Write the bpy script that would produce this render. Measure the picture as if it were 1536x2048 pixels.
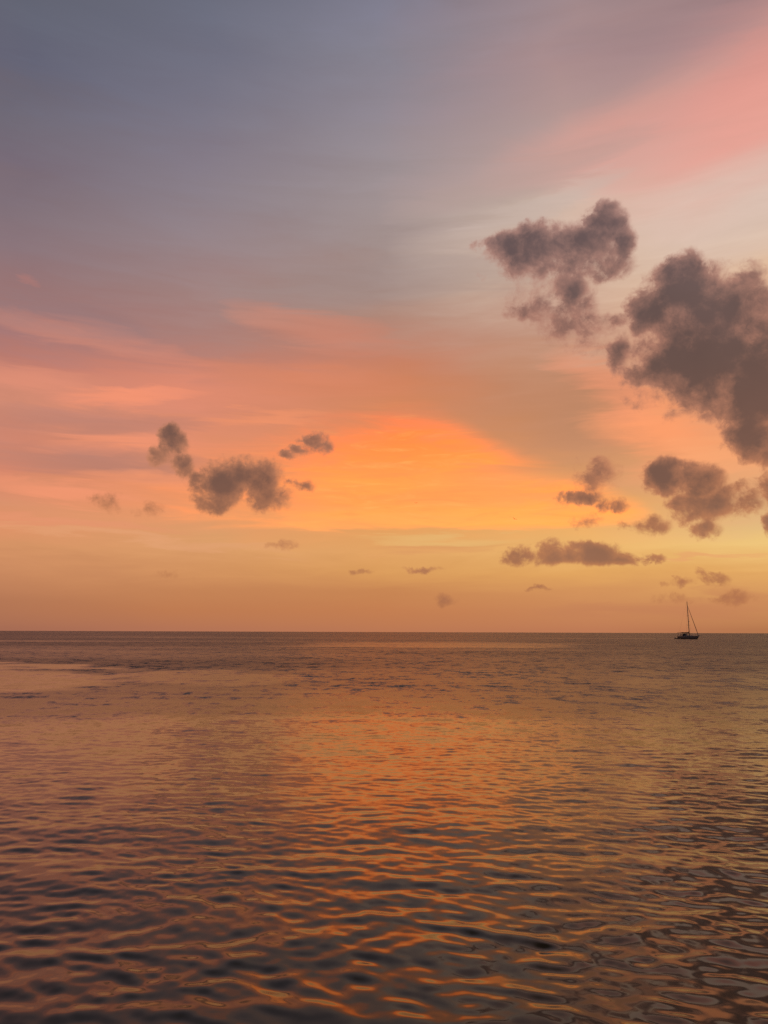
import bpy, bmesh, math, random
import numpy as np
from mathutils import Vector, Matrix

R = math.radians
scene = bpy.context.scene
for o in list(bpy.data.objects):
    bpy.data.objects.remove(o)

# ------------------------------------------------------------------ camera
CAM_H = 2.8            # standing on a low pier
F_PX = 1538.0          # focal length in pixels of the 1536 x 2048 photograph
cam_data = bpy.data.cameras.new('camera')
cam = bpy.data.objects.new('camera', cam_data)
scene.collection.objects.link(cam)
cam_data.sensor_width = 36.0
cam_data.lens = 36.0 * F_PX / 2048.0
cam_data.clip_start = 0.1
cam_data.clip_end = 200000.0
cam.location = (0, 0, CAM_H)
PITCH, ROLL = R(8.87), R(-0.19)
ROT = Matrix.Rotation(R(90) + PITCH, 4, 'X') @ Matrix.Rotation(-ROLL, 4, 'Z')
cam.rotation_euler = ROT.to_euler()
scene.camera = cam

def pdir(x, y):
    """direction in the world of a spot measured on the 1536 x 2048 photograph"""
    d = Vector(((x - 768.0) / F_PX, (1024.0 - y) / F_PX, -1.0))
    return (ROT.to_3x3() @ d).normalized()

def azel(x, y):
    d = pdir(x, y)
    return math.degrees(math.atan2(d.x, d.y)), math.degrees(math.asin(d.z))

def on_water(x, y):
    d = pdir(x, y)
    t = CAM_H / -d.z
    return d.x * t, d.y * t

# ------------------------------------------------------------------ render look
scene.view_settings.view_transform = 'Standard'
scene.view_settings.look = 'None'
scene.view_settings.exposure = 0.0
scene.view_settings.gamma = 1.0
scene.render.engine = 'CYCLES'
scene.cycles.use_denoising = False
scene.cycles.max_bounces = 5
scene.cycles.diffuse_bounces = 2
scene.cycles.glossy_bounces = 3
scene.cycles.sample_clamp_indirect = 6.0

# ------------------------------------------------------------------ world: dusk sky
def lin(c):
    out = []
    for v in c:
        v = v / 255.0
        out.append(v / 12.92 if v <= 0.04045 else ((v + 0.055) / 1.055) ** 2.4)
    return tuple(out) + (1.0,)

world = bpy.data.worlds.new('World')
scene.world = world
world.use_nodes = True
WT = world.node_tree
WT.nodes.clear()

class G:
    """small helper for writing node graphs"""
    def __init__(s, tree): s.t = tree
    def new(s, kind, **kw):
        n = s.t.nodes.new(kind)
        for k, v in kw.items(): setattr(n, k, v)
        return n
    def put(s, sock, v):
        if isinstance(v, bpy.types.NodeSocket): s.t.links.new(v, sock)
        else: sock.default_value = v
    def m(s, op, a, b=0.0, c=0.0, clamp=False):
        n = s.new('ShaderNodeMath', operation=op, use_clamp=clamp)
        s.put(n.inputs[0], a); s.put(n.inputs[1], b); s.put(n.inputs[2], c)
        return n.outputs[0]
    def v(s, op, a, b=(0, 0, 0), c=(0, 0, 0)):
        n = s.new('ShaderNodeVectorMath', operation=op)
        s.put(n.inputs[0], a); s.put(n.inputs[1], b)
        if op == 'MULTIPLY_ADD': s.put(n.inputs[2], c)
        return n.outputs['Value'] if op in ('DOT_PRODUCT', 'LENGTH') else n.outputs[0]
    def comb(s, x, y, z=0.0):
        n = s.new('ShaderNodeCombineXYZ')
        s.put(n.inputs[0], x); s.put(n.inputs[1], y); s.put(n.inputs[2], z)
        return n.outputs[0]
    def sep(s, v):
        n = s.new('ShaderNodeSeparateXYZ'); s.put(n.inputs[0], v); return n.outputs
    def mix(s, f, a, b):
        n = s.new('ShaderNodeMix', data_type='RGBA')
        s.put(n.inputs[0], f); s.put(n.inputs[6], a); s.put(n.inputs[7], b)
        return n.outputs[2]
    def rng(s, v, a, b, c=0.0, d=1.0, kind='SMOOTHSTEP'):
        n = s.new('ShaderNodeMapRange', interpolation_type=kind)
        for i, q in enumerate((v, a, b, c, d)): s.put(n.inputs[i], q)
        return n.outputs[0]
    def noise(s, vec, scale, detail=4.0, rough=0.5, dist=0.0, lac=2.0):
        n = s.new('ShaderNodeTexNoise', noise_dimensions='3D')
        s.put(n.inputs['Vector'], vec); n.inputs['Scale'].default_value = scale
        n.inputs['Detail'].default_value = detail; n.inputs['Roughness'].default_value = rough
        n.inputs['Lacunarity'].default_value = lac; n.inputs['Distortion'].default_value = dist
        return n.outputs['Fac'], n.outputs['Color']
    def ramp(s, fac, stops):
        n = s.new('ShaderNodeValToRGB')
        cr = n.color_ramp
        stops = sorted(stops)
        cr.elements[0].position, cr.elements[0].color = stops[0]
        cr.elements[1].position, cr.elements[1].color = stops[-1]
        for p, c in stops[1:-1]:
            e = cr.elements.new(p); e.color = c
        cr.interpolation = 'LINEAR'
        s.put(n.inputs[0], fac)
        return n.outputs[0]

g = G(WT)
DIR = g.new('ShaderNodeTexCoord').outputs['Generated']
dx, dy, dz = g.sep(DIR)[0:3]
AZ = g.m('MULTIPLY', g.m('ARCTAN2', dx, dy), 180 / math.pi)
EL = g.m('MULTIPLY', g.m('ARCSINE', dz), 180 / math.pi)
AE = g.comb(AZ, EL)

# long streaks: stretched noise in azimuth / elevation
st_vec = g.v('MULTIPLY', AE, (0.055, 0.30, 0))
st_f, st_c = g.noise(st_vec, 1.0, 6.0, 0.55, 0.6)
fine_vec = g.v('MULTIPLY', AE, (0.11, 0.95, 0))
fs_f, fs_c = g.noise(g.v('ADD', fine_vec, (7.3, 1.9, 4.0)), 1.0, 5.0, 0.6, 0.9)
st = g.m('SUBTRACT', st_f, 0.5)
fs = g.m('SUBTRACT', fs_f, 0.5)
low = g.rng(EL, 0.5, 9.0)          # streaks die out towards the horizon
ELW = g.m('ADD', EL, g.m('MULTIPLY', g.m('ADD', g.m('MULTIPLY', st, 5.5), g.m('MULTIPLY', fs, 2.2)), low))

EMAX = 90.0
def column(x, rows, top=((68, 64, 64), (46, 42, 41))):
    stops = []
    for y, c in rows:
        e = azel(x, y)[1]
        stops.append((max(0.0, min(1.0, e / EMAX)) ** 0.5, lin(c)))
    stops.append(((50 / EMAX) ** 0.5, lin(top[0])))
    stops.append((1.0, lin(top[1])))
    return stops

COLS = [
 (0, [(0,(98,100,115)),(100,(98,98,115)),(200,(108,102,114)),(300,(116,104,116)),(400,(126,110,118)),(500,(138,115,120)),
      (600,(152,116,115)),(660,(165,118,115)),(710,(182,120,108)),(760,(212,138,114)),(810,(206,136,112)),(870,(202,132,110)),
      (930,(208,131,106)),(1000,(212,142,106)),(1050,(220,144,103)),(1100,(210,145,100)),(1150,(193,130,92)),(1200,(176,116,84)),(1256,(162,105,82))]),
 (384, [(0,(106,108,124)),(100,(110,110,126)),(200,(118,115,130)),(300,(128,119,131)),(400,(138,126,134)),(500,(150,130,133)),
      (600,(160,128,124)),(660,(166,124,117)),(710,(184,124,110)),(760,(218,136,110)),(830,(214,136,110)),(880,(222,140,106)),
      (950,(228,143,98)),(1000,(230,147,100)),(1050,(220,151,104)),(1090,(216,155,104)),(1140,(208,145,95)),(1180,(193,129,85)),(1220,(186,120,80)),(1256,(176,113,84))]),
 (768, [(0,(126,124,140)),(100,(132,128,140)),(200,(140,132,142)),(300,(150,139,144)),(400,(156,141,141)),(500,(160,141,137)),
      (580,(165,137,127)),(630,(172,132,117)),(680,(186,130,110)),(740,(198,128,100)),(800,(206,131,94)),(860,(212,136,92)),(930,(218,142,92)),
      (1000,(224,152,94)),(1062,(224,158,95)),(1100,(221,160,98)),(1140,(213,152,90)),(1180,(196,131,82)),(1220,(192,124,80)),(1258,(184,118,82))]),
 (1152, [(0,(158,135,138)),(100,(166,137,137)),(200,(174,145,142)),(300,(186,157,150)),(350,(196,166,156)),(410,(208,184,168)),(520,(208,180,158)),
      (600,(202,166,145)),(660,(192,150,128)),(720,(190,140,112)),(780,(188,133,101)),(850,(191,135,98)),(900,(198,140,102)),(960,(212,150,102)),
      (1020,(228,162,98)),(1070,(234,174,104)),(1105,(231,178,108)),(1150,(221,162,94)),(1185,(206,143,90)),(1220,(196,131,87)),(1259,(186,120,84))]),
 (1536, [(0,(158,128,130)),(100,(172,140,138)),(200,(192,155,147)),(300,(208,178,165)),(400,(214,190,173)),(480,(222,193,168)),(560,(226,188,155)),
      (660,(226,170,138)),(760,(234,162,122)),(850,(238,158,110)),(930,(226,162,114)),(990,(214,166,120)),(1050,(222,182,124)),(1085,(231,193,122)),
      (1115,(229,182,112)),(1150,(220,165,98)),(1200,(200,141,90)),(1259,(176,116,77))]),
]
elf = g.m('POWER', g.m('DIVIDE', g.m('MAXIMUM', ELW, 0.0), EMAX), 0.5)
stations, cols = [], []
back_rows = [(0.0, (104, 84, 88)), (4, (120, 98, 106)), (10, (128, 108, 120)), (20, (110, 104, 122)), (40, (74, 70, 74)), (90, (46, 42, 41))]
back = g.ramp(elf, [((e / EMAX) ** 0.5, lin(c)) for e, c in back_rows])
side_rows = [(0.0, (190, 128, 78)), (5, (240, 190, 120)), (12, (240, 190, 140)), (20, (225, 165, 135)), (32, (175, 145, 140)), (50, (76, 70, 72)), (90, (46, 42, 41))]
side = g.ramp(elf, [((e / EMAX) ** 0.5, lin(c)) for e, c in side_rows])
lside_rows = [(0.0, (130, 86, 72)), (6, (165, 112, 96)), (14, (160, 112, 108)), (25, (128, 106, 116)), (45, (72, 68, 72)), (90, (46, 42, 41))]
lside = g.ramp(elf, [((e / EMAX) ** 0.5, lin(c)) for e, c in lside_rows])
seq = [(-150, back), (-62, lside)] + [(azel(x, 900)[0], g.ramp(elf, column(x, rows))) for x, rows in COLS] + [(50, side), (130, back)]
sky = seq[0][1]
AZW = g.m('ADD', AZ, g.m('MULTIPLY', st, 10.0))
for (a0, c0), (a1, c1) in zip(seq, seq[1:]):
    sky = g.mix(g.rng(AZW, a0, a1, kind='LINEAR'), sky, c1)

# broad veils of high cloud: soft shapes with their own colour (centre, half sizes and tilt measured on the photograph)
def half(x, y, rx, ry):
    a0, e0 = azel(x - rx, y); a1, e1 = azel(x + rx, y)
    _, e2 = azel(x, y - ry); _, e3 = azel(x, y + ry)
    return (a1 - a0) / 2, (e2 - e3) / 2
warp_v = g.v('MULTIPLY_ADD', g.v('SUBTRACT', st_c, (0.5, 0.5, 0.5)), (9.0, 2.6, 0), AE)
warp_v = g.v('MULTIPLY_ADD', g.v('SUBTRACT', fs_c, (0.5, 0.5, 0.5)), (6.0, 2.4, 0), warp_v)
mild_v = g.v('MULTIPLY_ADD', g.v('SUBTRACT', st_c, (0.5, 0.5, 0.5)), (5.0, 5.0, 0), AE)
def veil(col, x, y, rx, ry, tilt, c, k, power=1.0, mild=False):
    a, e = azel(x, y); hx, hy = half(x, y, rx, ry)
    p = g.v('SUBTRACT', mild_v if mild else warp_v, (a, e, 0))
    if tilt:
        n = g.new('ShaderNodeVectorRotate', rotation_type='Z_AXIS')
        g.put(n.inputs['Vector'], p); n.inputs['Angle'].default_value = -R(tilt); p = n.outputs[0]
    q = g.v('MULTIPLY', p, (1 / hx, 1 / hy, 0))
    f = g.m('SUBTRACT', 1.0, g.v('DOT_PRODUCT', q, q), clamp=True)
    f = g.m('MULTIPLY', g.m('POWER', f, power), k)
    return g.mix(f, col, lin(c))

VEILS = [  # x, y, rx, ry, tilt, colour, strength
 (1560, 210, 680, 300, 12, (230, 156, 142), 0.85, 2.8, True),
 (1190, 285, 280, 100, 12, (222, 156, 142), 0.5, 2.0, True),
 (1560, 110, 260, 90, 20, (216, 142, 132), 0.30, 1.4, True),
 (1500, 415, 420, 150, 8, (214, 190, 176), 0.75, 2.0, True),
 (1050, 360, 300, 45, 10, (176, 152, 146), 0.45, 1.0),
 (1090, 410, 180, 30, 12, (198, 178, 168), 0.55, 1.0),
 (820, 560, 420, 60, 4, (150, 132, 130), 0.40, 1.0),
 (640, 660, 200, 45, -8, (206, 132, 108), 0.60, 1.0),
 (230, 690, 240, 38, -7, (216, 138, 114), 0.55, 1.0),
 (180, 650, 200, 45, -10, (146, 118, 120), 0.50, 1.0),
 (270, 790, 190, 20, 5, (244, 148, 112), 0.75, 1.2),
 (60, 755, 150, 28, -3, (222, 142, 116), 0.6, 1.0),
 (180, 840, 260, 34, 3, (176, 124, 112), 0.60, 1.0),
 (230, 885, 190, 26, 6, (240, 148, 112), 0.70, 1.0),
 (230, 925, 280, 44, 0, (166, 120, 110), 0.65, 1.1),
 (120, 980, 230, 22, -2, (242, 150, 112), 0.65, 1.0),
 (320, 955, 170, 30, 0, (240, 150, 108), 0.60, 1.0),
 (520, 838, 170, 16, 3, (242, 148, 104), 0.60, 1.0),
 (600, 760, 230, 34, -4, (214, 132, 98), 0.5, 1.0),
 (1300, 850, 190, 105, -25, (255, 158, 106), 0.8, 1.6),
 (1100, 800, 200, 120, -25, (188, 133, 102), 0.6, 1.2),
 (1215, 770, 130, 60, -40, (232, 146, 110), 0.5, 1.4),
 (1440, 905, 150, 40, -10, (246, 164, 112), 0.60, 1.0),
 (860, 1095, 130, 17, 0, (214, 150, 96), 0.70, 1.0),
 (880, 1077, 170, 12, 0, (226, 178, 112), 0.8, 1.0),
 (1380, 1112, 170, 6, -1, (226, 160, 106), 0.70, 1.0),
 (250, 1075, 420, 12, -4, (224, 160, 116), 0.6, 1.0),
 (100, 1040, 300, 14, -2, (226, 146, 110), 0.6, 1.0),
 (1350, 1215, 330, 26, 0, (188, 122, 86), 0.55, 1.0),
 (5, 545, 30, 14, 0, (195, 125, 112), 0.3, 1.0),
]
for vl in VEILS:
    sky = veil(sky, *vl)

# the lit fan: a sheet of cloud glowing orange, with a clean diagonal upper edge and a flat lower edge
edge_pts = [(380, 860), (520, 850), (620, 820), (720, 795), (800, 780), (860, 794), (930, 832), (1000, 878), (1080, 912), (1160, 940), (1240, 975), (1310, 1020), (1380, 1060)]
fc = g.new('ShaderNodeFloatCurve')
cv = fc.mapping.curves[0]
pts = [azel(*p) for p in edge_pts]
A0, A1, E1 = pts[0][0], pts[-1][0], 25.0
cv.points[0].location = (0.0, pts[0][1] / E1); cv.points[1].location = (1.0, pts[-1][1] / E1)
for a, e in pts[1:-1]:
    cv.points.new((a - A0) / (A1 - A0), e / E1)
fc.mapping.update()
azs = g.m('ADD', AZ, g.m('MULTIPLY', g.m('ADD', fs, st), 3.2))
g.put(fc.inputs['Value'], g.m('DIVIDE', g.m('SUBTRACT', azs, A0), A1 - A0, clamp=True))
edge = g.m('MULTIPLY', fc.outputs[0], E1)
below = g.m('SUBTRACT', g.m('ADD', edge, g.m('MULTIPLY_ADD', fs, 2.4, g.m('MULTIPLY', st, 0.8))), EL)
soft_w = g.rng(AZ, azel(700, 800)[0], azel(900, 800)[0], 4.6, 2.4)
m_up = g.rng(below, -0.3, soft_w)
e_bot = azel(950, 1057)[1]
m_lo = g.rng(g.m('ADD', EL, g.m('MULTIPLY', fs, 1.0)), e_bot - 0.25, e_bot + 0.35)
m_left = g.rng(g.m('ADD', AZ, g.m('MULTIPLY', g.m('ADD', st, fs), 16.0)), azel(330, 900)[0], azel(820, 900)[0])
m_right = g.rng(AZ, azel(1270, 1010)[0], azel(1400, 1030)[0], 1.0, 0.0)
fan = g.m('MULTIPLY', g.m('MULTIPLY', m_up, m_lo), g.m('MULTIPLY', m_left, m_right))
br_f, _ = g.noise(g.v('ADD', g.v('MULTIPLY', AE, (0.10, 0.55, 0)), (2.7, 9.1, 3.3)), 1.0, 6.0, 0.6, 0.8)
upper = g.rng(below, 7.0, 0.5)
fan = g.m('MULTIPLY', fan, g.m('SUBTRACT', 1.0, g.m('MULTIPLY', g.rng(br_f, 0.40, 0.64), g.m('MULTIPLY_ADD', upper, 0.50, 0.22))))
fel = g.m('DIVIDE', g.m('ADD', EL, g.m('MULTIPLY', fs, 2.6)), 22.0, clamp=True)
fan_col = g.ramp(fel, [(azel(900, y)[1] / 22.0, lin(c)) for y, c in
    [(1055, (255, 168, 88)), (1035, (255, 163, 86)), (1000, (250, 150, 80)), (960, (252, 153, 78)), (925, (250, 143, 74)), (880, (244, 134, 70)), (840, (222, 126, 78)), (800, (205, 122, 84)), (760, (190, 120, 92)), (720, (178, 120, 98))]])
bright = g.rng(AZ, azel(768, 900)[0], azel(1230, 900)[0], 0.0, 0.45)
fan_col = g.mix(bright, fan_col, lin((255, 172, 84)))
fan_col = g.v('MULTIPLY', fan_col, (1.50, 1.12, 1.0))    # the glow is brighter than the picture can hold in red
sky = g.mix(fan, sky, fan_col)
# thin brighter filaments inside the fan and its left flank
fil_f, _ = g.noise(g.v('MULTIPLY', AE, (0.17, 1.25, 0)), 1.0, 6.0, 0.62, 1.2)
fil = g.m('MULTIPLY', g.rng(fil_f, 0.50, 0.72), g.m('MULTIPLY', fan, 0.42))
sky = g.mix(fil, sky, lin((255, 182, 100)))
fil2 = g.m('MULTIPLY', g.rng(fil_f, 0.50, 0.30), g.m('MULTIPLY', fan, 0.26))
sky = g.mix(fil2, sky, lin((232, 134, 84)))
# gentle overall mottling of the veils
mot = g.m('MULTIPLY_ADD', g.m('ADD', g.m('MULTIPLY', st, 0.9), fs), g.m('MULTIPLY', low, 0.16), 1.09)
sky = g.v('SCALE', sky, (0, 0, 0)) if False else g.mix(1.0, sky, sky)
sc_n = g.new('ShaderNodeVectorMath', operation='SCALE')
g.put(sc_n.inputs[0], sky); g.put(sc_n.inputs['Scale'], mot)
sky = sc_n.outputs[0]

# cumulus: small low clouds seen against the light
cn_f, cn_c = g.noise(DIR, 30.0, 8.0, 0.62, 0.2)
up_f, _ = g.noise(g.v('ADD', DIR, (-0.004, 0.0, -0.0075)), 30.0, 4.0, 0.62, 0.2)
ch_f, ch_c = g.noise(g.v('MULTIPLY_ADD', g.v('SUBTRACT', cn_c, (0.5, 0.5, 0.5)), (0.03, 0.03, 0.03), DIR), 95.0, 6.0, 0.62, 0.4)
cb_f, cb_c = g.noise(g.v('ADD', DIR, (3.1, 8.2, 1.7)), 13.0, 3.0, 0.5)
cw = g.v('MULTIPLY_ADD', g.v('SUBTRACT', cn_c, (0.5, 0.5, 0.5)), (2.0, 1.8, 0), AE)
cw = g.v('MULTIPLY_ADD', g.v('SUBTRACT', cb_c, (0.5, 0.5, 0.5)), (1.0, 0.8, 0), cw)
CUM = [  # x, y, rx, ry, weight
 (1075,492,118,50,1.05),(1120,510,100,42,.8),(1190,500,70,50,.75),(1000,480,52,26,.75),(1150,500,72,58,1.0),(1212,452,55,50,1.0),(1240,478,36,54,.85),(1205,532,80,42,.72),(1060,535,95,32,.55),
 (1148,592,54,66,.74),(1100,585,60,44,.5),(1065,600,62,58,.52),(1140,652,96,46,.54),(1215,642,84,22,.6),(1200,670,60,30,.5),(1240,706,32,46,.74),(1180,690,60,24,.45),
 (1370,585,105,84,1.1),(1435,690,170,160,1.05),(1370,660,95,80,1.0),(1452,628,98,90,1.1),(1302,618,62,56,1.0),(1405,720,150,100,1.15),(1512,780,100,125,1.15),(1330,745,88,58,.9),(1500,870,66,62,1.0),
 (1640,760,150,170,1.1),(1545,915,70,30,.7),(1300,790,70,26,.55),(1500,560,48,44,.7),(1535,660,60,50,.9),
 (1330,952,54,42,.95),(1398,962,56,46,.95),(1405,1016,84,44,.95),(1408,1056,42,28,.8),(1482,1000,76,46,.66),(1300,1052,62,24,.6),(1545,985,50,50,.75),(1550,1045,30,36,.85),
 (1192,950,56,42,.68),(1178,975,40,28,.62),(1163,999,52,22,.9),(1222,1010,40,20,.78),(1180,1045,40,16,.4),
 (1300,1116,38,12,.7),
 (346,886,34,42,1.0),(366,932,30,32,.85),(442,964,70,52,1.15),(428,1005,50,34,.9),(520,950,58,44,.82),(540,992,58,36,.62),(596,966,42,16,.62),(335,915,40,30,.6),
 (628,880,36,26,.74),(645,895,30,20,.6),(600,900,30,14,.6),(570,910,26,12,.6),(220,1000,36,28,.30),(262,1030,46,20,.24),(310,1018,30,20,.27),(486,955,46,36,1.0),(505,975,40,34,.85),
 (1430,1156,38,17,.66),(1362,1166,34,13,.62),(1455,1196,70,20,.42),(1360,1200,70,16,.38),(892,1198,38,15,.36),(728,1141,28,9,.5),(850,1139,42,8,.58),(1075,1178,36,6,.40),(1330,1172,20,8,.45),
 (580,1094,44,10,.28),(350,1155,40,12,.26),
]
FLAT = [(1035,1112,46,26,.85),(1104,1120,50,42,.98),(1150,1122,60,34,1.0),(1190,1112,62,42,1.05),(1236,1122,44,28,.95)]
field = None
for ci, (x, y, rx, ry, w) in enumerate(FLAT + CUM):
    a, e = azel(x, y); hx, hy = half(x, y, rx * 1.12, ry * 1.12)
    q = g.v('MULTIPLY_ADD', cw, (1 / hx, 1 / hy, 0), (-a / hx, -e / hy, 0))
    f = g.m('MULTIPLY_ADD', g.v('DOT_PRODUCT', q, q), -w, w)
    field = f if field is None else g.m('SMOOTH_MAX', field, f, 0.22)
    if ci == len(FLAT) - 1:      # this one has a flat base
        field = g.m('SMOOTH_MIN', field, g.m('MULTIPLY', g.m('SUBTRACT', EL, azel(1150, 1137)[1]), 1.6), 0.2)
dens = g.m('ADD', g.m('MULTIPLY', field, 1.25), g.m('MULTIPLY', g.m('SUBTRACT', cn_f, 0.5), 1.7))
dens = g.m('ADD', dens, g.m('MULTIPLY', g.m('SUBTRACT', ch_f, 0.5), 0.55))
vo = g.new('ShaderNodeTexVoronoi', feature='SMOOTH_F1'); vo.inputs['Scale'].default_value = 44.0; vo.inputs['Smoothness'].default_value = 0.35
g.put(vo.inputs['Vector'], g.v('MULTIPLY_ADD', g.v('SUBTRACT', ch_c, (0.5, 0.5, 0.5)), (0.012, 0.012, 0.012), DIR))
dens = g.m('ADD', dens, g.m('MULTIPLY', g.m('SUBTRACT', 0.52, vo.outputs['Distance']), 0.42))
dens = g.m('SUBTRACT', dens, 0.20)
alpha = g.rng(dens, -0.02, 0.60)
relief = g.m('SUBTRACT', cn_f, up_f)     # puffs whose lower side faces the sunken sun are lit
thick = g.rng(g.m('MULTIPLY_ADD', relief, -1.1, dens), 0.08, 1.20, 0.0, 1.0)
thin_c = g.ramp(g.m('DIVIDE', EL, 34.0, clamp=True), [(0.0, lin((178,114,78))), (0.12, lin((190,126,84))), (0.30, lin((196,128,92))), (0.6, lin((186,130,110))), (1.0, lin((180,142,134)))])
core_c = g.ramp(g.m('DIVIDE', EL, 34.0, clamp=True), [(0.0, lin((164,105,78))), (0.09, lin((162,108,84))), (0.16, lin((150,104,82))), (0.30, lin((118,86,74))), (0.55, lin((98,77,72))), (1.0, lin((104,86,90)))])
cl_col = g.mix(thick, thin_c, core_c)
shade = g.m('MULTIPLY_ADD', g.m('SUBTRACT', cb_f, 0.5), 0.35, 1.0)
s2 = g.new('ShaderNodeVectorMath', operation='SCALE'); g.put(s2.inputs[0], cl_col); g.put(s2.inputs['Scale'], shade)
sky = g.mix(g.m('MULTIPLY', alpha, 0.97), sky, s2.outputs[0])

# clear air behind it all
nish = g.new('ShaderNodeTexSky', sky_type='NISHITA')
nish.sun_disc = False
nish.sun_elevation = R(1.0)
nish.sun_rotation = R(34)
nish.altitude = 0
nish.dust_density = 2.0
bg_sky = g.new('ShaderNodeBackground'); bg_sky.inputs['Strength'].default_value = 0.05
g.put(bg_sky.inputs['Color'], nish.outputs[0])
bg_cl = g.new('ShaderNodeBackground'); bg_cl.inputs['Strength'].default_value = 1.0
g.put(bg_cl.inputs['Color'], sky)
mx = g.new('ShaderNodeMixShader'); mx.inputs[0].default_value = 0.96
g.t.links.new(bg_sky.outputs[0], mx.inputs[1]); g.t.links.new(bg_cl.outputs[0], mx.inputs[2])
wo = g.new('ShaderNodeOutputWorld')
g.t.links.new(mx.outputs[0], wo.inputs['Surface'])
world.cycles.sampling_method = 'MANUAL'
world.cycles.sample_map_resolution = 512

# the last of the sun, low and veiled, beyond the right edge of the frame
sun_d = bpy.data.lights.new('sun', 'SUN')
sun = bpy.data.objects.new('sun', sun_d)
scene.collection.objects.link(sun)
sun_d.energy = 0.06
sun_d.angle = R(12)
sun_d.color = (1.0, 0.62, 0.32)
sa, se = R(34), R(4)
to_sun = Vector((math.sin(sa) * math.cos(se), math.cos(sa) * math.cos(se), math.sin(se)))
sun.rotation_euler = to_sun.to_track_quat('Z', 'Y').to_euler()

# ------------------------------------------------------------------ helpers
def tag(o, label=None, cat=None, group=None, kind=None):
    if label: o['label'] = label
    if cat: o['category'] = cat
    if group: o['group'] = group
    if kind: o['kind'] = kind
    return o

def obj(name, bm, mat, parent=None, smooth=True):
    me = bpy.data.meshes.new(name)
    bmesh.ops.recalc_face_normals(bm, faces=bm.faces[:])
    bm.to_mesh(me); bm.free()
    for p in me.polygons: p.use_smooth = smooth
    me.materials.append(mat)
    o = bpy.data.objects.new(name, me)
    scene.collection.objects.link(o)
    if parent: o.parent = parent
    return o

def material(name, col, rough=0.5, metal=0.0, var=0.15, scale=3.0):
    m = bpy.data.materials.new(name); m.use_nodes = True
    t = m.node_tree; b = t.nodes['Principled BSDF']
    h = G(t)
    tc = h.new('ShaderNodeTexCoord').outputs['Object']
    f, _ = h.noise(tc, scale, 4.0)
    c = h.mix(f, tuple(v * (1 - var) for v in col) + (1,), tuple(min(1, v * (1 + var)) for v in col) + (1,))
    h.put(b.inputs['Base Color'], c)
    b.inputs['Roughness'].default_value = rough
    b.inputs['Metallic'].default_value = metal
    return m

# ------------------------------------------------------------------ water
def value_noise(x, y, seed):
    rs = np.random.RandomState(seed)
    tab = rs.rand(256, 256)
    xi = np.floor(x).astype(np.int64); yi = np.floor(y).astype(np.int64)
    fx = x - xi; fy = y - yi
    fx = fx * fx * (3 - 2 * fx); fy = fy * fy * (3 - 2 * fy)
    a = tab[yi & 255, xi & 255]; b = tab[yi & 255, (xi + 1) & 255]
    c = tab[(yi + 1) & 255, xi & 255]; d = tab[(yi + 1) & 255, (xi + 1) & 255]
    return (a * (1 - fx) + b * fx) * (1 - fy) + (c * (1 - fx) + d * fx) * fy

def fbm(x, y, seed, n=4):
    s, a, t = 0.0, 0.5, 0.0
    for i in range(n):
        s = s + a * value_noise(x * 2 ** i + 17.3 * i, y * 2 ** i + 5.1 * i, seed + i); t += a; a *= 0.55
    return s / t

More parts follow.
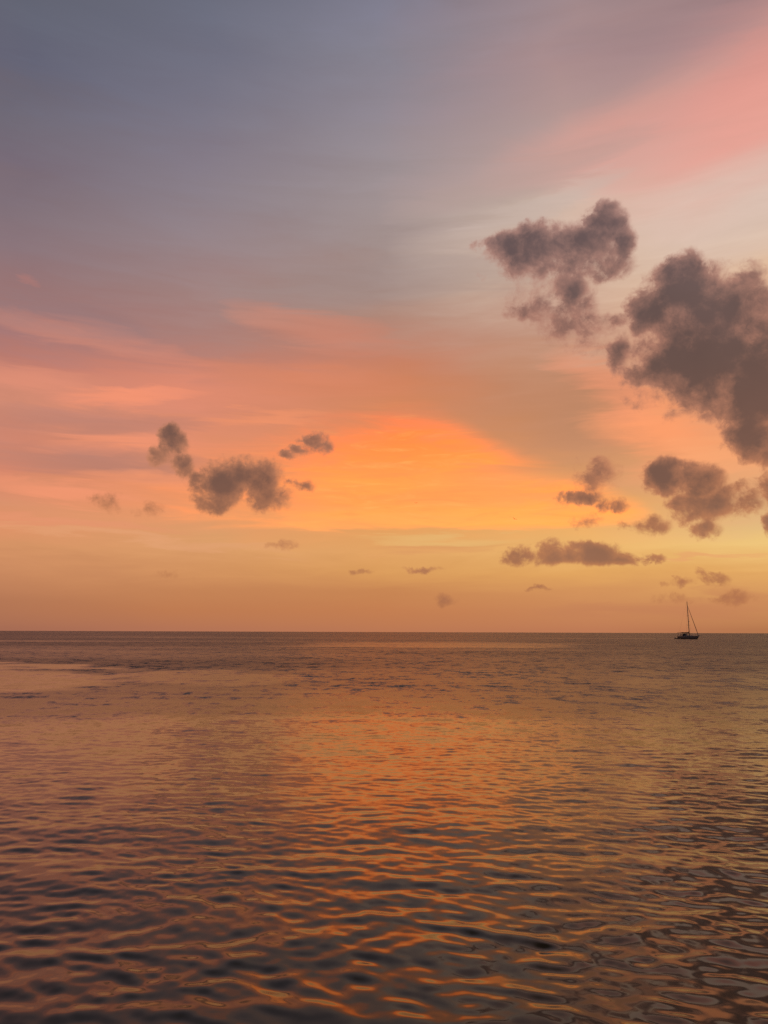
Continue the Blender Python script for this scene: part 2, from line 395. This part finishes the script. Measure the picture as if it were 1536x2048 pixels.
def build_water():
    # sheet of rings round the pier: rings close together near by, ever wider out to the horizon
    px = 1.0 / 769.0
    dep = [R(28.5)]
    radii = [0.0, 0.5, 1.0, 1.5, 2.0, 2.4, 2.8, 3.1, 3.4, 3.7, 4.0, 4.2, 4.4, 4.6, 4.8, 4.95, 5.1]
    while dep[-1] > R(0.9):
        radii.append(CAM_H / math.tan(dep[-1])); dep.append(dep[-1] - 0.36 * px)
    while radii[-1] < 90000.0:
        radii.append(radii[-1] * 1.025)
    radii = np.array(radii[1:])
    az = list(np.arange(-30.5, 30.5, 0.054))
    side = []; a = 30.5; st_ = 0.07
    while a < 180 - 1:
        side.append(a); a += st_; st_ = min(st_ * 1.08, 3.0)
    az = [-v for v in reversed(side[1:])] + az + side
    az = np.radians(np.array(sorted(set(az))))
    nr, na = len(radii), len(az)
    rr, aa = np.meshgrid(radii, az, indexing='ij')
    X = (rr * np.sin(aa)); Y = (rr * np.cos(aa))
    dr = np.gradient(radii)[:, None] * np.ones((1, na))
    da = np.gradient(az)[None, :] * rr
    # wind patches: calm slicks and ruffled lanes on the sea
    patch = 0.62 + 0.75 * fbm(X / 60 + 40, Y / 14 + 40, 11)
    far = np.clip((rr - 26) / 30, 0, 1)
    patch = patch * (1 + 1.7 * far)
    patch += far * 3.4 * (fbm(X / 150 + 9.7, Y / 38 + 3.2, 23) - 0.5)
    def blob(x0, y0, x1, y1, val, k=1.0, wob=0.35):
        nonlocal patch
        ax, ay = on_water(x0, (y0 + y1) / 2); bx, by = on_water(x1, (y0 + y1) / 2)
        _, y_far = on_water((x0 + x1) / 2, y0); _, y_near = on_water((x0 + x1) / 2, y1)
        ang = np.degrees(aa)
        c0, c1 = azel(x0, y0)[0], azel(x1, y0)[0]
        lr = np.log(Y.clip(0.1) + 0.0)
        u = (ang - (c0 + c1) / 2) / ((c1 - c0) / 2)
        v = (lr - (math.log(y_far) + math.log(y_near)) / 2) / ((math.log(y_far) - math.log(y_near)) / 2)
        n = fbm(X / 7 + 3, Y / 5 + 8, 41) - 0.5
        d = 1.1 - np.sqrt(u * u + v * v) + wob * 2 * n
        wgt = np.clip(d * 2.2, 0, 1); wgt = wgt * wgt * (3 - 2 * wgt) * k
        patch = patch * (1 - wgt) + val * wgt
    blob(-260, 1327, 260, 1394, 0.45, 0.9, 0.9)
    blob(190, 1340, 590, 1372, 0.8, 0.8, 0.9)
    blob(-200, 1392, 620, 1442, 1.25, 0.8)
    blob(560, 1283, 1240, 1297, 1.0, 0.7)
    blob(1180, 1345, 1660, 1385, 0.8, 0.8)
    blob(640, 1310, 1700, 1440, 2.0, 0.6)
    blob(-300, 1425, 1330, 1620, 0.58, 0.85, 0.5)
    blob(330, 1450, 560, 1640, 1.05, 0.6, 0.6)
    patch = patch * (1 + 0.30 * np.clip((12 - rr) / 5, 0, 1))
    patch = np.clip(patch, 0.15, 2.6)
    # wave trains
    rs = np.random.RandomState(5)
    comps = []
    def train(n, l0, l1, slope, th0, spread):
        for i in range(n):
            L = l0 * (l1 / l0) ** rs.rand()
            th = R(th0 + spread * rs.randn())
            comps.append((L, th, slope * math.sqrt(2.0 / n) * (0.7 + 0.6 * rs.rand()), rs.rand() * 6.283))
    train(44, 0.32, 0.64, 0.046, 81, 30)
    train(16, 0.68, 1.40, 0.018, 94, 32)
    train(8, 1.7, 4.0, 0.020, 80, 16)
    train(34, 0.16, 0.32, 0.046, 78, 38)
    train(16, 0.26, 0.5, 0.020, 30, 22)
    train(12, 0.10, 0.17, 0.010, 80, 40)
    Z = np.zeros_like(X); lost = np.zeros_like(X)
    kx_r, ky_r = np.sin(aa), np.cos(aa)
    # groups: the trains swell and fade from place to place
    g1 = 0.55 + 0.9 * fbm(X / 2.6, Y / 1.9, 71, 3); g2 = 0.45 + 1.1 * fbm(X / 1.7 + 31, Y / 1.3 + 7, 77, 3)
    wx = 0.25 * (fbm(X / 1.5, Y / 1.5, 91, 2) - 0.5); wy = 0.25 * (fbm(X / 1.5 + 50, Y / 1.5, 93, 2) - 0.5)
    for i, (L, th, s, ph) in enumerate(comps):
        k = 2 * math.pi / L; kx, ky = k * math.cos(th), k * math.sin(th)
        kr = np.abs(kx * kx_r + ky * ky_r) * dr; kt = np.abs(kx * ky_r - ky * kx_r) * da
        w = np.exp(-((kr / 2.8) ** 2 + (kt / 2.8) ** 2))
        mod = g1 if i % 2 else g2
        Z += w * mod * (s / k) * np.sin(kx * (X + wx) + ky * (Y + wy) + ph)
        lost += (s * s / 2) * (1 - w * w)
    Z *= np.minimum(patch, 1.25)
    lost = np.sqrt(lost) * patch
    Z[-60:, :] = 0.0
    co = np.stack([X, Y, Z], -1).reshape(-1, 3).astype(np.float32)
    co = np.vstack([co, np.array([[0, 0, 0]], np.float32)])
    centre = len(co) - 1
    i = np.arange(nr - 1)[:, None]; j = np.arange(na)[None, :]; j2 = (j + 1) % na
    quads = np.stack([i * na + j, (i + 1) * na + j, (i + 1) * na + j2, i * na + j2], -1).reshape(-1, 4)
    jj = np.arange(na)
    tris = np.stack([np.full(na, centre), jj, (jj + 1) % na], -1)
    me = bpy.data.meshes.new('water')
    me.vertices.add(len(co)); me.vertices.foreach_set('co', co.ravel())
    nl = quads.size + tris.size
    me.loops.add(nl)
    me.loops.foreach_set('vertex_index', np.concatenate([quads.ravel(), tris.ravel()]).astype(np.int32))
    npoly = len(quads) + len(tris)
    me.polygons.add(npoly)
    starts = np.concatenate([np.arange(len(quads)) * 4, quads.size + np.arange(len(tris)) * 3]).astype(np.int32)
    me.polygons.foreach_set('loop_start', starts)
    me.update(calc_edges=True)
    me.polygons.foreach_set('use_smooth', np.ones(npoly, bool))
    at = me.attributes.new('ripple', 'FLOAT', 'POINT')
    at.data.foreach_set('value', np.concatenate([lost.ravel(), [0.05]]).astype(np.float32))
    if me.polygons[0].normal.z < 0: me.flip_normals()
    print('water verts', len(co), 'lost', lost.min(), lost.max())
    m = bpy.data.materials.new('sea_water'); m.use_nodes = True
    t = m.node_tree; b = t.nodes['Principled BSDF']; h = G(t)
    pos = h.new('ShaderNodeNewGeometry')
    rip = h.new('ShaderNodeAttribute', attribute_name='ripple').outputs['Fac']
    P = pos.outputs['Position']
    f1, c1 = h.noise(h.v('MULTIPLY', P, (0.9, 0.55, 1)), 1.0, 5.0, 0.85, 0.0)
    f2, c2 = h.noise(h.v('MULTIPLY', P, (0.16, 0.10, 1)), 1.0, 3.0, 0.8, 0.0)
    sl = h.v('MULTIPLY_ADD', h.v('SUBTRACT', c1, (0.5, 0.5, 0.5)), (9.0, 16.0, 0), (0, 0, 0))
    sl2 = h.v('MULTIPLY', h.v('SUBTRACT', c2, (0.5, 0.5, 0.5)), (2.0, 3.5, 0))
    sl = h.v('ADD', sl, sl2)
    n_ = h.new('ShaderNodeVectorMath', operation='SCALE'); h.put(n_.inputs[0], sl); h.put(n_.inputs['Scale'], rip)
    nrm = h.v('NORMALIZE', h.v('ADD', pos.outputs['Normal'], n_.outputs[0]))
    h.put(b.inputs['Normal'], nrm)
    alpha_ = h.m('MULTIPLY', rip, 0.8)
    rough = h.m('MAXIMUM', h.m('SQRT', h.m('MAXIMUM', alpha_, 0.0)), 0.06)
    h.put(b.inputs['Roughness'], h.m('MINIMUM', rough, 0.5))
    b.inputs['Base Color'].default_value = (0.030, 0.024, 0.008, 1)
    b.inputs['IOR'].default_value = 1.56
    b.inputs['Specular Tint'].default_value = (1.0, 0.78, 0.55, 1)
    me.materials.append(m)
    o = bpy.data.objects.new('water', me)
    scene.collection.objects.link(o)
    tag(o, kind='structure')
    return o
build_water()

# ------------------------------------------------------------------ sailboat
def loft(sections, bm, close_ends=True):
    rings = [[bm.verts.new(p) for p in s] for s in sections]
    for a, b in zip(rings, rings[1:]):
        for i in range(len(a) - 1):
            try: bm.faces.new((a[i], a[i + 1], b[i + 1], b[i]))
            except ValueError: pass
    if close_ends:
        for r_ in (rings[0], rings[-1]):
            try: bm.faces.new(r_)
            except ValueError: pass
    return rings

def tube(bm, pts, rad, seg=8, closed=False):
    pts = [Vector(p) for p in pts]; n = len(pts)
    rad = rad if isinstance(rad, (list, tuple)) else [rad] * n
    rings = []
    for i, p in enumerate(pts):
        d = (pts[min(i + 1, n - 1)] - pts[max(i - 1, 0)]).normalized()
        u = d.orthogonal().normalized() if i == 0 else (rings_u - d * rings_u.dot(d)).normalized()
        rings_u = u; w = d.cross(u)
        rings.append([bm.verts.new(p + (u * math.cos(6.2832 * k / seg) + w * math.sin(6.2832 * k / seg)) * rad[i]) for k in range(seg)])
    for a, b in zip(rings, rings[1:]):
        for k in range(seg):
            bm.faces.new((a[k], a[(k + 1) % seg], b[(k + 1) % seg], b[k]))
    bm.faces.new(rings[0]); bm.faces.new(rings[-1])

def box(bm, c, s, taper=1.0):
    x, y, z = c; a, b, h = s[0] / 2, s[1] / 2, s[2] / 2
    lo = [bm.verts.new((x + i * a, y + j * b, z - h)) for i, j in ((-1,-1),(1,-1),(1,1),(-1,1))]
    hi = [bm.verts.new((x + i * a * taper, y + j * b * taper, z + h)) for i, j in ((-1,-1),(1,-1),(1,1),(-1,1))]
    bm.faces.new(lo[::-1]); bm.faces.new(hi)
    for k in range(4): bm.faces.new((lo[k], lo[(k+1)%4], hi[(k+1)%4], hi[k]))

M_hull = material('weathered_gelcoat', (0.17, 0.15, 0.12), 0.5)
M_deck = material('weathered_white_deck', (0.30, 0.29, 0.26), 0.55)
M_glass = material('smoked_window', (0.01, 0.01, 0.012), 0.1)
M_alu = material('dull_aluminium', (0.16, 0.15, 0.14), 0.45, 0.6)
M_canvas = material('navy_canvas', (0.02, 0.022, 0.035), 0.9)
M_rubber = material('grey_rubber', (0.05, 0.05, 0.05), 0.7)
M_steel = material('stainless_steel', (0.35, 0.34, 0.32), 0.3, 0.9)
M_sail = material('furled_sail_cloth', (0.12, 0.10, 0.09), 0.9)
M_orange = material('lifebuoy_orange', (0.6, 0.12, 0.03), 0.6)

WL = azel(1376, 1278.3)
BD = CAM_H / math.tan(R(-WL[1]))
BX, BY = BD * math.sin(R(WL[0])), BD * math.cos(R(WL[0]))
boat = bpy.data.objects.new('sailboat', None)
scene.collection.objects.link(boat)
boat.location = (BX, BY, 0.0)
boat.rotation_euler = (0, 0, R(-43) - R(WL[0]))
tag(boat, 'grey-brown sailboat anchored near the horizon with bare mast and furled headsail', 'sailboat')

def build_boat():
    LOA = 11.6
    # stations from stern (-5.2) to stem (6.4): half breadth at deck, deck height
    st_ = [(-5.3,1.25,1.10,.45),(-4.4,1.50,1.08,.2),(-3.0,1.72,1.05,-.1),(-1.0,1.85,1.05,-.35),(1.0,1.78,1.12,-.45),(3.0,1.40,1.24,-.35),(4.4,.92,1.36,-.2),(5.4,.48,1.46,.05),(6.0,.20,1.53,.55),(6.35,.03,1.58,1.2)]
    secs = []
    for x, hb, dk, kl in st_:
        s = []
        for k in range(-6, 7):
            t = abs(k) / 6.0
            yy = hb * (1 - (1 - t) ** 2.4); zz = kl + (dk - kl) * t ** 1.8
            s.append((x, math.copysign(yy, k) if k else 0.0, zz))
        secs.append(s)
    bm = bmesh.new(); loft(secs, bm, True); obj('hull', bm, M_hull, boat)
    bm = bmesh.new()
    loft([[(x, -hb * .985, dk + .02), (x, -hb * .6, dk + .06), (x, 0, dk + .09), (x, hb * .6, dk + .06), (x, hb * .985, dk + .02)] for x, hb, dk, kl in st_], bm, False)
    dk_ = obj('deck', bm, M_deck, boat)
    bm = bmesh.new()
    tube(bm, [(x, hb, dk + .05) for x, hb, dk, kl in st_] , .04, 6)
    tube(bm, [(x, -hb, dk + .05) for x, hb, dk, kl in st_], .04, 6)
    obj('toe_rail', bm, M_steel, boat)
    # coach roof
    bm = bmesh.new()
    cr = [(-1.5,1.15,.62),(-1.2,1.18,.66),(1.0,1.12,.60),(2.6,.85,.46),(3.6,.55,.22),(3.9,.45,.02)]
    loft([[(x, -hb, 1.04), (x, -hb * .9, 1.06 + h_ * .85), (x, -hb * .5, 1.08 + h_), (x, hb * .5, 1.08 + h_), (x, hb * .9, 1.06 + h_ * .85), (x, hb, 1.04)] for x, hb, h_ in cr], bm)
    cab = obj('cabin', bm, M_deck, boat)
    for x0, x1 in ((-1.0, .0), (.25, 1.1), (1.35, 2.1)):
        for s in (-1, 1):
            bm = bmesh.new(); box(bm, ((x0 + x1) / 2, s * 1.10, 1.42), (x1 - x0, .06, .2)); obj('window', bm, M_glass, cab, False)
    bm = bmesh.new(); box(bm, (2.95, 0, 1.62), (.6, .6, .1), .9); obj('hatch', bm, M_glass, cab, False)
    # cockpit coamings and wheel
    bm = bmesh.new()
    for s in (-1, 1): box(bm, (-3.1, s * 1.1, 1.25), (3.0, .25, .36), .92)
    box(bm, (-4.8, 0, 1.22), (.3, 2.2, .3), .95)
    obj('cockpit_coaming', bm, M_deck, boat, False)
    bm = bmesh.new()
    tube(bm, [(-3.9, .45 * math.cos(a), 1.75 + .45 * math.sin(a)) for a in [i * 6.2832 / 16 for i in range(17)]], .025, 6)
    tube(bm, [(-3.9, 0, 1.1), (-3.85, 0, 1.8)], .07)
    tube(bm, [(-3.9, -.45, 1.75), (-3.9, .45, 1.75)], .015, 5); tube(bm, [(-3.9, 0, 1.3), (-3.9, 0, 2.2)], .015, 5)
    obj('steering_wheel', bm, M_steel, boat)
    # canopy over the cockpit and sprayhood
    bm = bmesh.new()
    def cloth(xs, w, zs, crown, thick=.05):
        top = []
        for x, z in zip(xs, zs): top.append([(x, w * t, z + crown * (1 - t * t)) for t in (-1, -.6, -.2, .2, .6, 1)])
        for off in (0, -thick): loft([[(a, b, c + off) for a, b, c in r_] for r_ in top], bm, False)
    cloth([-4.6, -3.9, -3.0, -2.2], 1.35, [2.92, 3.02, 3.04, 2.98], .14, .06)
    can = obj('sun_canopy', bm, M_canvas, boat)
    for x in (-4.55, -2.25):
        for s in (-1, 1):
            bm = bmesh.new(); tube(bm, [(x + (.25 if x < -3 else -.1), s * 1.3, 1.1), (x, s * 1.34, 2.95)], .035, 6); obj('post', bm, M_steel, can)
    bm = bmesh.new()
    loft([[(x, -w_, 1.1), (x, -w_ * .92, 1.1 + h_ * .8), (x, -w_ * .5, 1.1 + h_), (x, w_ * .5, 1.1 + h_), (x, w_ * .92, 1.1 + h_ * .8), (x, w_, 1.1)] for x, w_, h_ in ((-2.1,1.15,1.35),(-1.5,1.15,1.3),(-.7,1.1,.7))], bm)
    obj('sprayhood', bm, M_canvas, boat)
    # stern arch with antenna pole
    bm = bmesh.new()
    tube(bm, [(-5.15, -1.15, 1.1), (-5.3, -1.15, 2.7), (-5.3, -.9, 2.95), (-5.3, .9, 2.95), (-5.3, 1.15, 2.7), (-5.15, 1.15, 1.1)], .045, 8)
    arch = obj('stern_arch', bm, M_steel, boat)
    bm = bmesh.new(); box(bm, (-5.3, 0, 3.04), (.7, 1.5, .04)); obj('solar_panel', bm, M_glass, arch, False)
    # mast raked a little aft
    MT = 17.3
    rake = lambda z: .95 - (z - 1.5) * .020
    bm = bmesh.new()
    tube(bm, [(rake(z), 0, z) for z in (1.2, 4, 8, 12, 15, MT)], [.17, .17, .165, .155, .14, .10], 10)
    mast = obj('mast', bm, M_alu, boat)
    for z, w_ in ((6.4, 1.05), (10.6, .8)):
        bm = bmesh.new()
        tube(bm, [(rake(z) - .18, -w_, z + .06), (rake(z), 0, z), (rake(z) - .18, w_, z + .06)], .05, 6); obj('spreader', bm, M_alu, mast)
    bm = bmesh.new()
    tube(bm, [(rake(8.2) + .2, 0, 8.0), (rake(8.2) + .2, 0, 8.25)], [.26, .22], 14); box(bm, (rake(8) + .12, 0, 7.98), (.3, .1, .06)); obj('radar_dome', bm, M_deck, mast)
    bm = bmesh.new(); tube(bm, [(rake(MT), .05, MT), (rake(MT), .05, MT + .5)], .015, 5); obj('antenna', bm, M_alu, mast)
    # boom with flaked sail under its cover
    bm = bmesh.new(); tube(bm, [(.75, 0, 2.65), (-3.4, 0, 2.85)], .09, 8)
    boom = obj('boom', bm, M_alu, boat)
    bm = bmesh.new(); tube(bm, [(.9, 0, 3.75), (.72, 0, 3.1), (.3, 0, 2.98), (-1.2, 0, 2.98), (-3.2, 0, 3.0)], [.14, .22, .24, .19, .10], 10)
    obj('sail_cover', bm, M_canvas, boom)
    # rolled headsail on the forestay
    top, bot = Vector((rake(15.2) + .1, 0, 15.4)), Vector((6.15, 0, 1.75))
    bm = bmesh.new()
    ts = [0, .05, .15, .35, .6, .85, .95, 1]; rs_ = [.03, .05, .08, .10, .12, .13, .10, .05]
    tube(bm, [top.lerp(bot, t) for t in ts], rs_, 8)
    obj('furled_headsail', bm, M_sail, boat)
    bm = bmesh.new()
    tube(bm, [(rake(MT) - .05, 0, MT), (-4.2, 0, 5.2), (-5.2, -.8, 1.2)], .014, 5)
    tube(bm, [(-4.2, 0, 5.2), (-5.2, .8, 1.2)], .014, 5)
    obj('backstay', bm, M_steel, boat)
    for s in (-1, 1):
        bm = bmesh.new()
        tube(bm, [(rake(15), 0, 15.2), (rake(10.6) - .18, s * .8, 10.66), (rake(6.4) - .18, s * 1.05, 6.46), (.6, s * 1.75, 1.15)], .013, 5)
        tube(bm, [(rake(6), 0, 6.3), (.3, s * 1.75, 1.15)], .013, 5)
        obj('shroud', bm, M_steel, boat)
    # pulpit, stanchions and lifelines
    bm = bmesh.new()
    tube(bm, [(4.9, -.75, 1.45), (5.0, -.72, 2.05), (6.2, -.22, 2.2), (6.55, 0, 2.22), (6.2, .22, 2.2), (5.0, .72, 2.05), (4.9, .75, 1.45)], .028, 6)
    for s in (-1, 1): tube(bm, [(5.9, s * .25, 1.5), (6.15, s * .24, 2.2)], .024, 6)
    obj('bow_pulpit', bm, M_steel, boat)
    bm = bmesh.new()
    tube(bm, [(6.0, 0, 1.62), (7.05, 0, 1.74)], [.10, .06], 6); box(bm, (6.95, 0, 1.62), (.5, .22, .16), .6)
    obj('anchor_roller', bm, M_hull, boat)
    for s in (-1, 1):
        bm = bmesh.new()
        pts_ = [(5.0, .72, 1.42), (3.4, 1.27, 1.28), (1.6, 1.66, 1.18), (-.2, 1.80, 1.1), (-2.0, 1.78, 1.07), (-3.8, 1.58, 1.08), (-5.1, 1.3, 1.1)]
        for x, y, z in pts_: tube(bm, [(x, s * y, z), (x, s * y, z + .62)], .016, 5)
        tube(bm, [(x, s * y, z + .6) for x, y, z in pts_], .009, 5); tube(bm, [(x, s * y, z + .32) for x, y, z in pts_], .009, 5)
        obj('lifeline', bm, M_steel, boat)
    bm = bmesh.new()
    tube(bm, [(-5.1, 1.0 + .22 * math.cos(a), 1.6 + .28 * math.sin(a)) for a in [i * 6.2832 / 12 - 1.57 for i in range(11)]], .06, 8)
    obj('lifebuoy', bm, M_orange, boat)
build_boat()

def build_dinghy():
    d = bpy.data.objects.new('dinghy', None); scene.collection.objects.link(d)
    d.location = boat.matrix_basis @ Vector((-6.75, .55, 0)); d.rotation_euler = (0, 0, boat.rotation_euler.z + R(14))
    tag(d, 'small low grey dinghy floating at the stern of the anchored sailboat', 'dinghy')
    bm = bmesh.new()
    tube(bm, [(-1.35, -.58, .22), (-.4, -.60, .22), (.6, -.56, .25), (1.15, -.34, .34), (1.35, 0, .40), (1.15, .34, .34), (.6, .56, .25), (-.4, .60, .22), (-1.35, .58, .22)], [.12, .2, .2, .2, .2, .2, .2, .2, .12], 10)
    obj('buoyancy_tube', bm, M_rubber, d)
    bm = bmesh.new(); box(bm, (-.1, 0, .12), (2.2, 1.0, .06)); obj('floor', bm, M_rubber, d, False)
    bm = bmesh.new(); box(bm, (-1.15, 0, .30), (.06, .9, .36)); obj('transom', bm, M_rubber, d, False)
    bm = bmesh.new(); box(bm, (-.25, 0, .40), (.25, 1.0, .04)); obj('seat', bm, M_deck, d, False)
    bm = bmesh.new(); box(bm, (-1.3, 0, .62), (.34, .26, .30), .8); tube(bm, [(-1.3, 0, .5), (-1.34, 0, -.2)], .06)
    obj('outboard_motor', bm, M_glass, d)
build_dinghy()

# ------------------------------------------------------------------ sea birds
M_bird = material('dark_feathers', (0.05, 0.045, 0.04), 0.8)
def bird_mesh():
    bm = bmesh.new()
    tube(bm, [(-.26, 0, 0), (-.20, 0, .0), (-.05, 0, .0), (.10, 0, .02), (.18, 0, .04), (.24, 0, .03)], [.01, .03, .055, .05, .032, .008], 8)
    for s in (-1, 1):
        secs = []
        for y, x0, x1, z in ((0.03, -.07, .09, .02), (.2, -.05, .10, .12), (.36, -.08, .07, .13), (.52, -.15, -.06, .08)):
            secs.append([(x0, s * y, z), ((x0 + x1) / 2, s * y, z + .014), (x1, s * y, z), ((x0 + x1) / 2, s * y, z - .006), (x0, s * y, z)])
        loft(secs, bm, False)
    secs = [[(-.22, -.015, .005), (-.22, .015, .005)], [(-.36, -.06, .0), (-.36, .06, .0)]]
    loft(secs, bm, False)
    return bm
first = None
for (x, y, dist, yaw, bank, lab) in ((1029, 1038, 170, 25, 24, 'small dark bird banking steeply over the sea, right-hand one of the two'),
                                     (832, 1006, 190, -15, 8, 'small dark bird gliding almost level over the sea, left-hand one of the two')):
    if first is None:
        b = obj('bird', bird_mesh(), M_bird); first = b
    else:
        b = first.copy(); scene.collection.objects.link(b)
    dvec = pdir(x, y)
    b.location = Vector((0, 0, CAM_H)) + dvec * dist
    b.rotation_euler = (R(bank), 0, R(80 + yaw))
    tag(b, lab, 'bird', 'birds gliding over the sea')
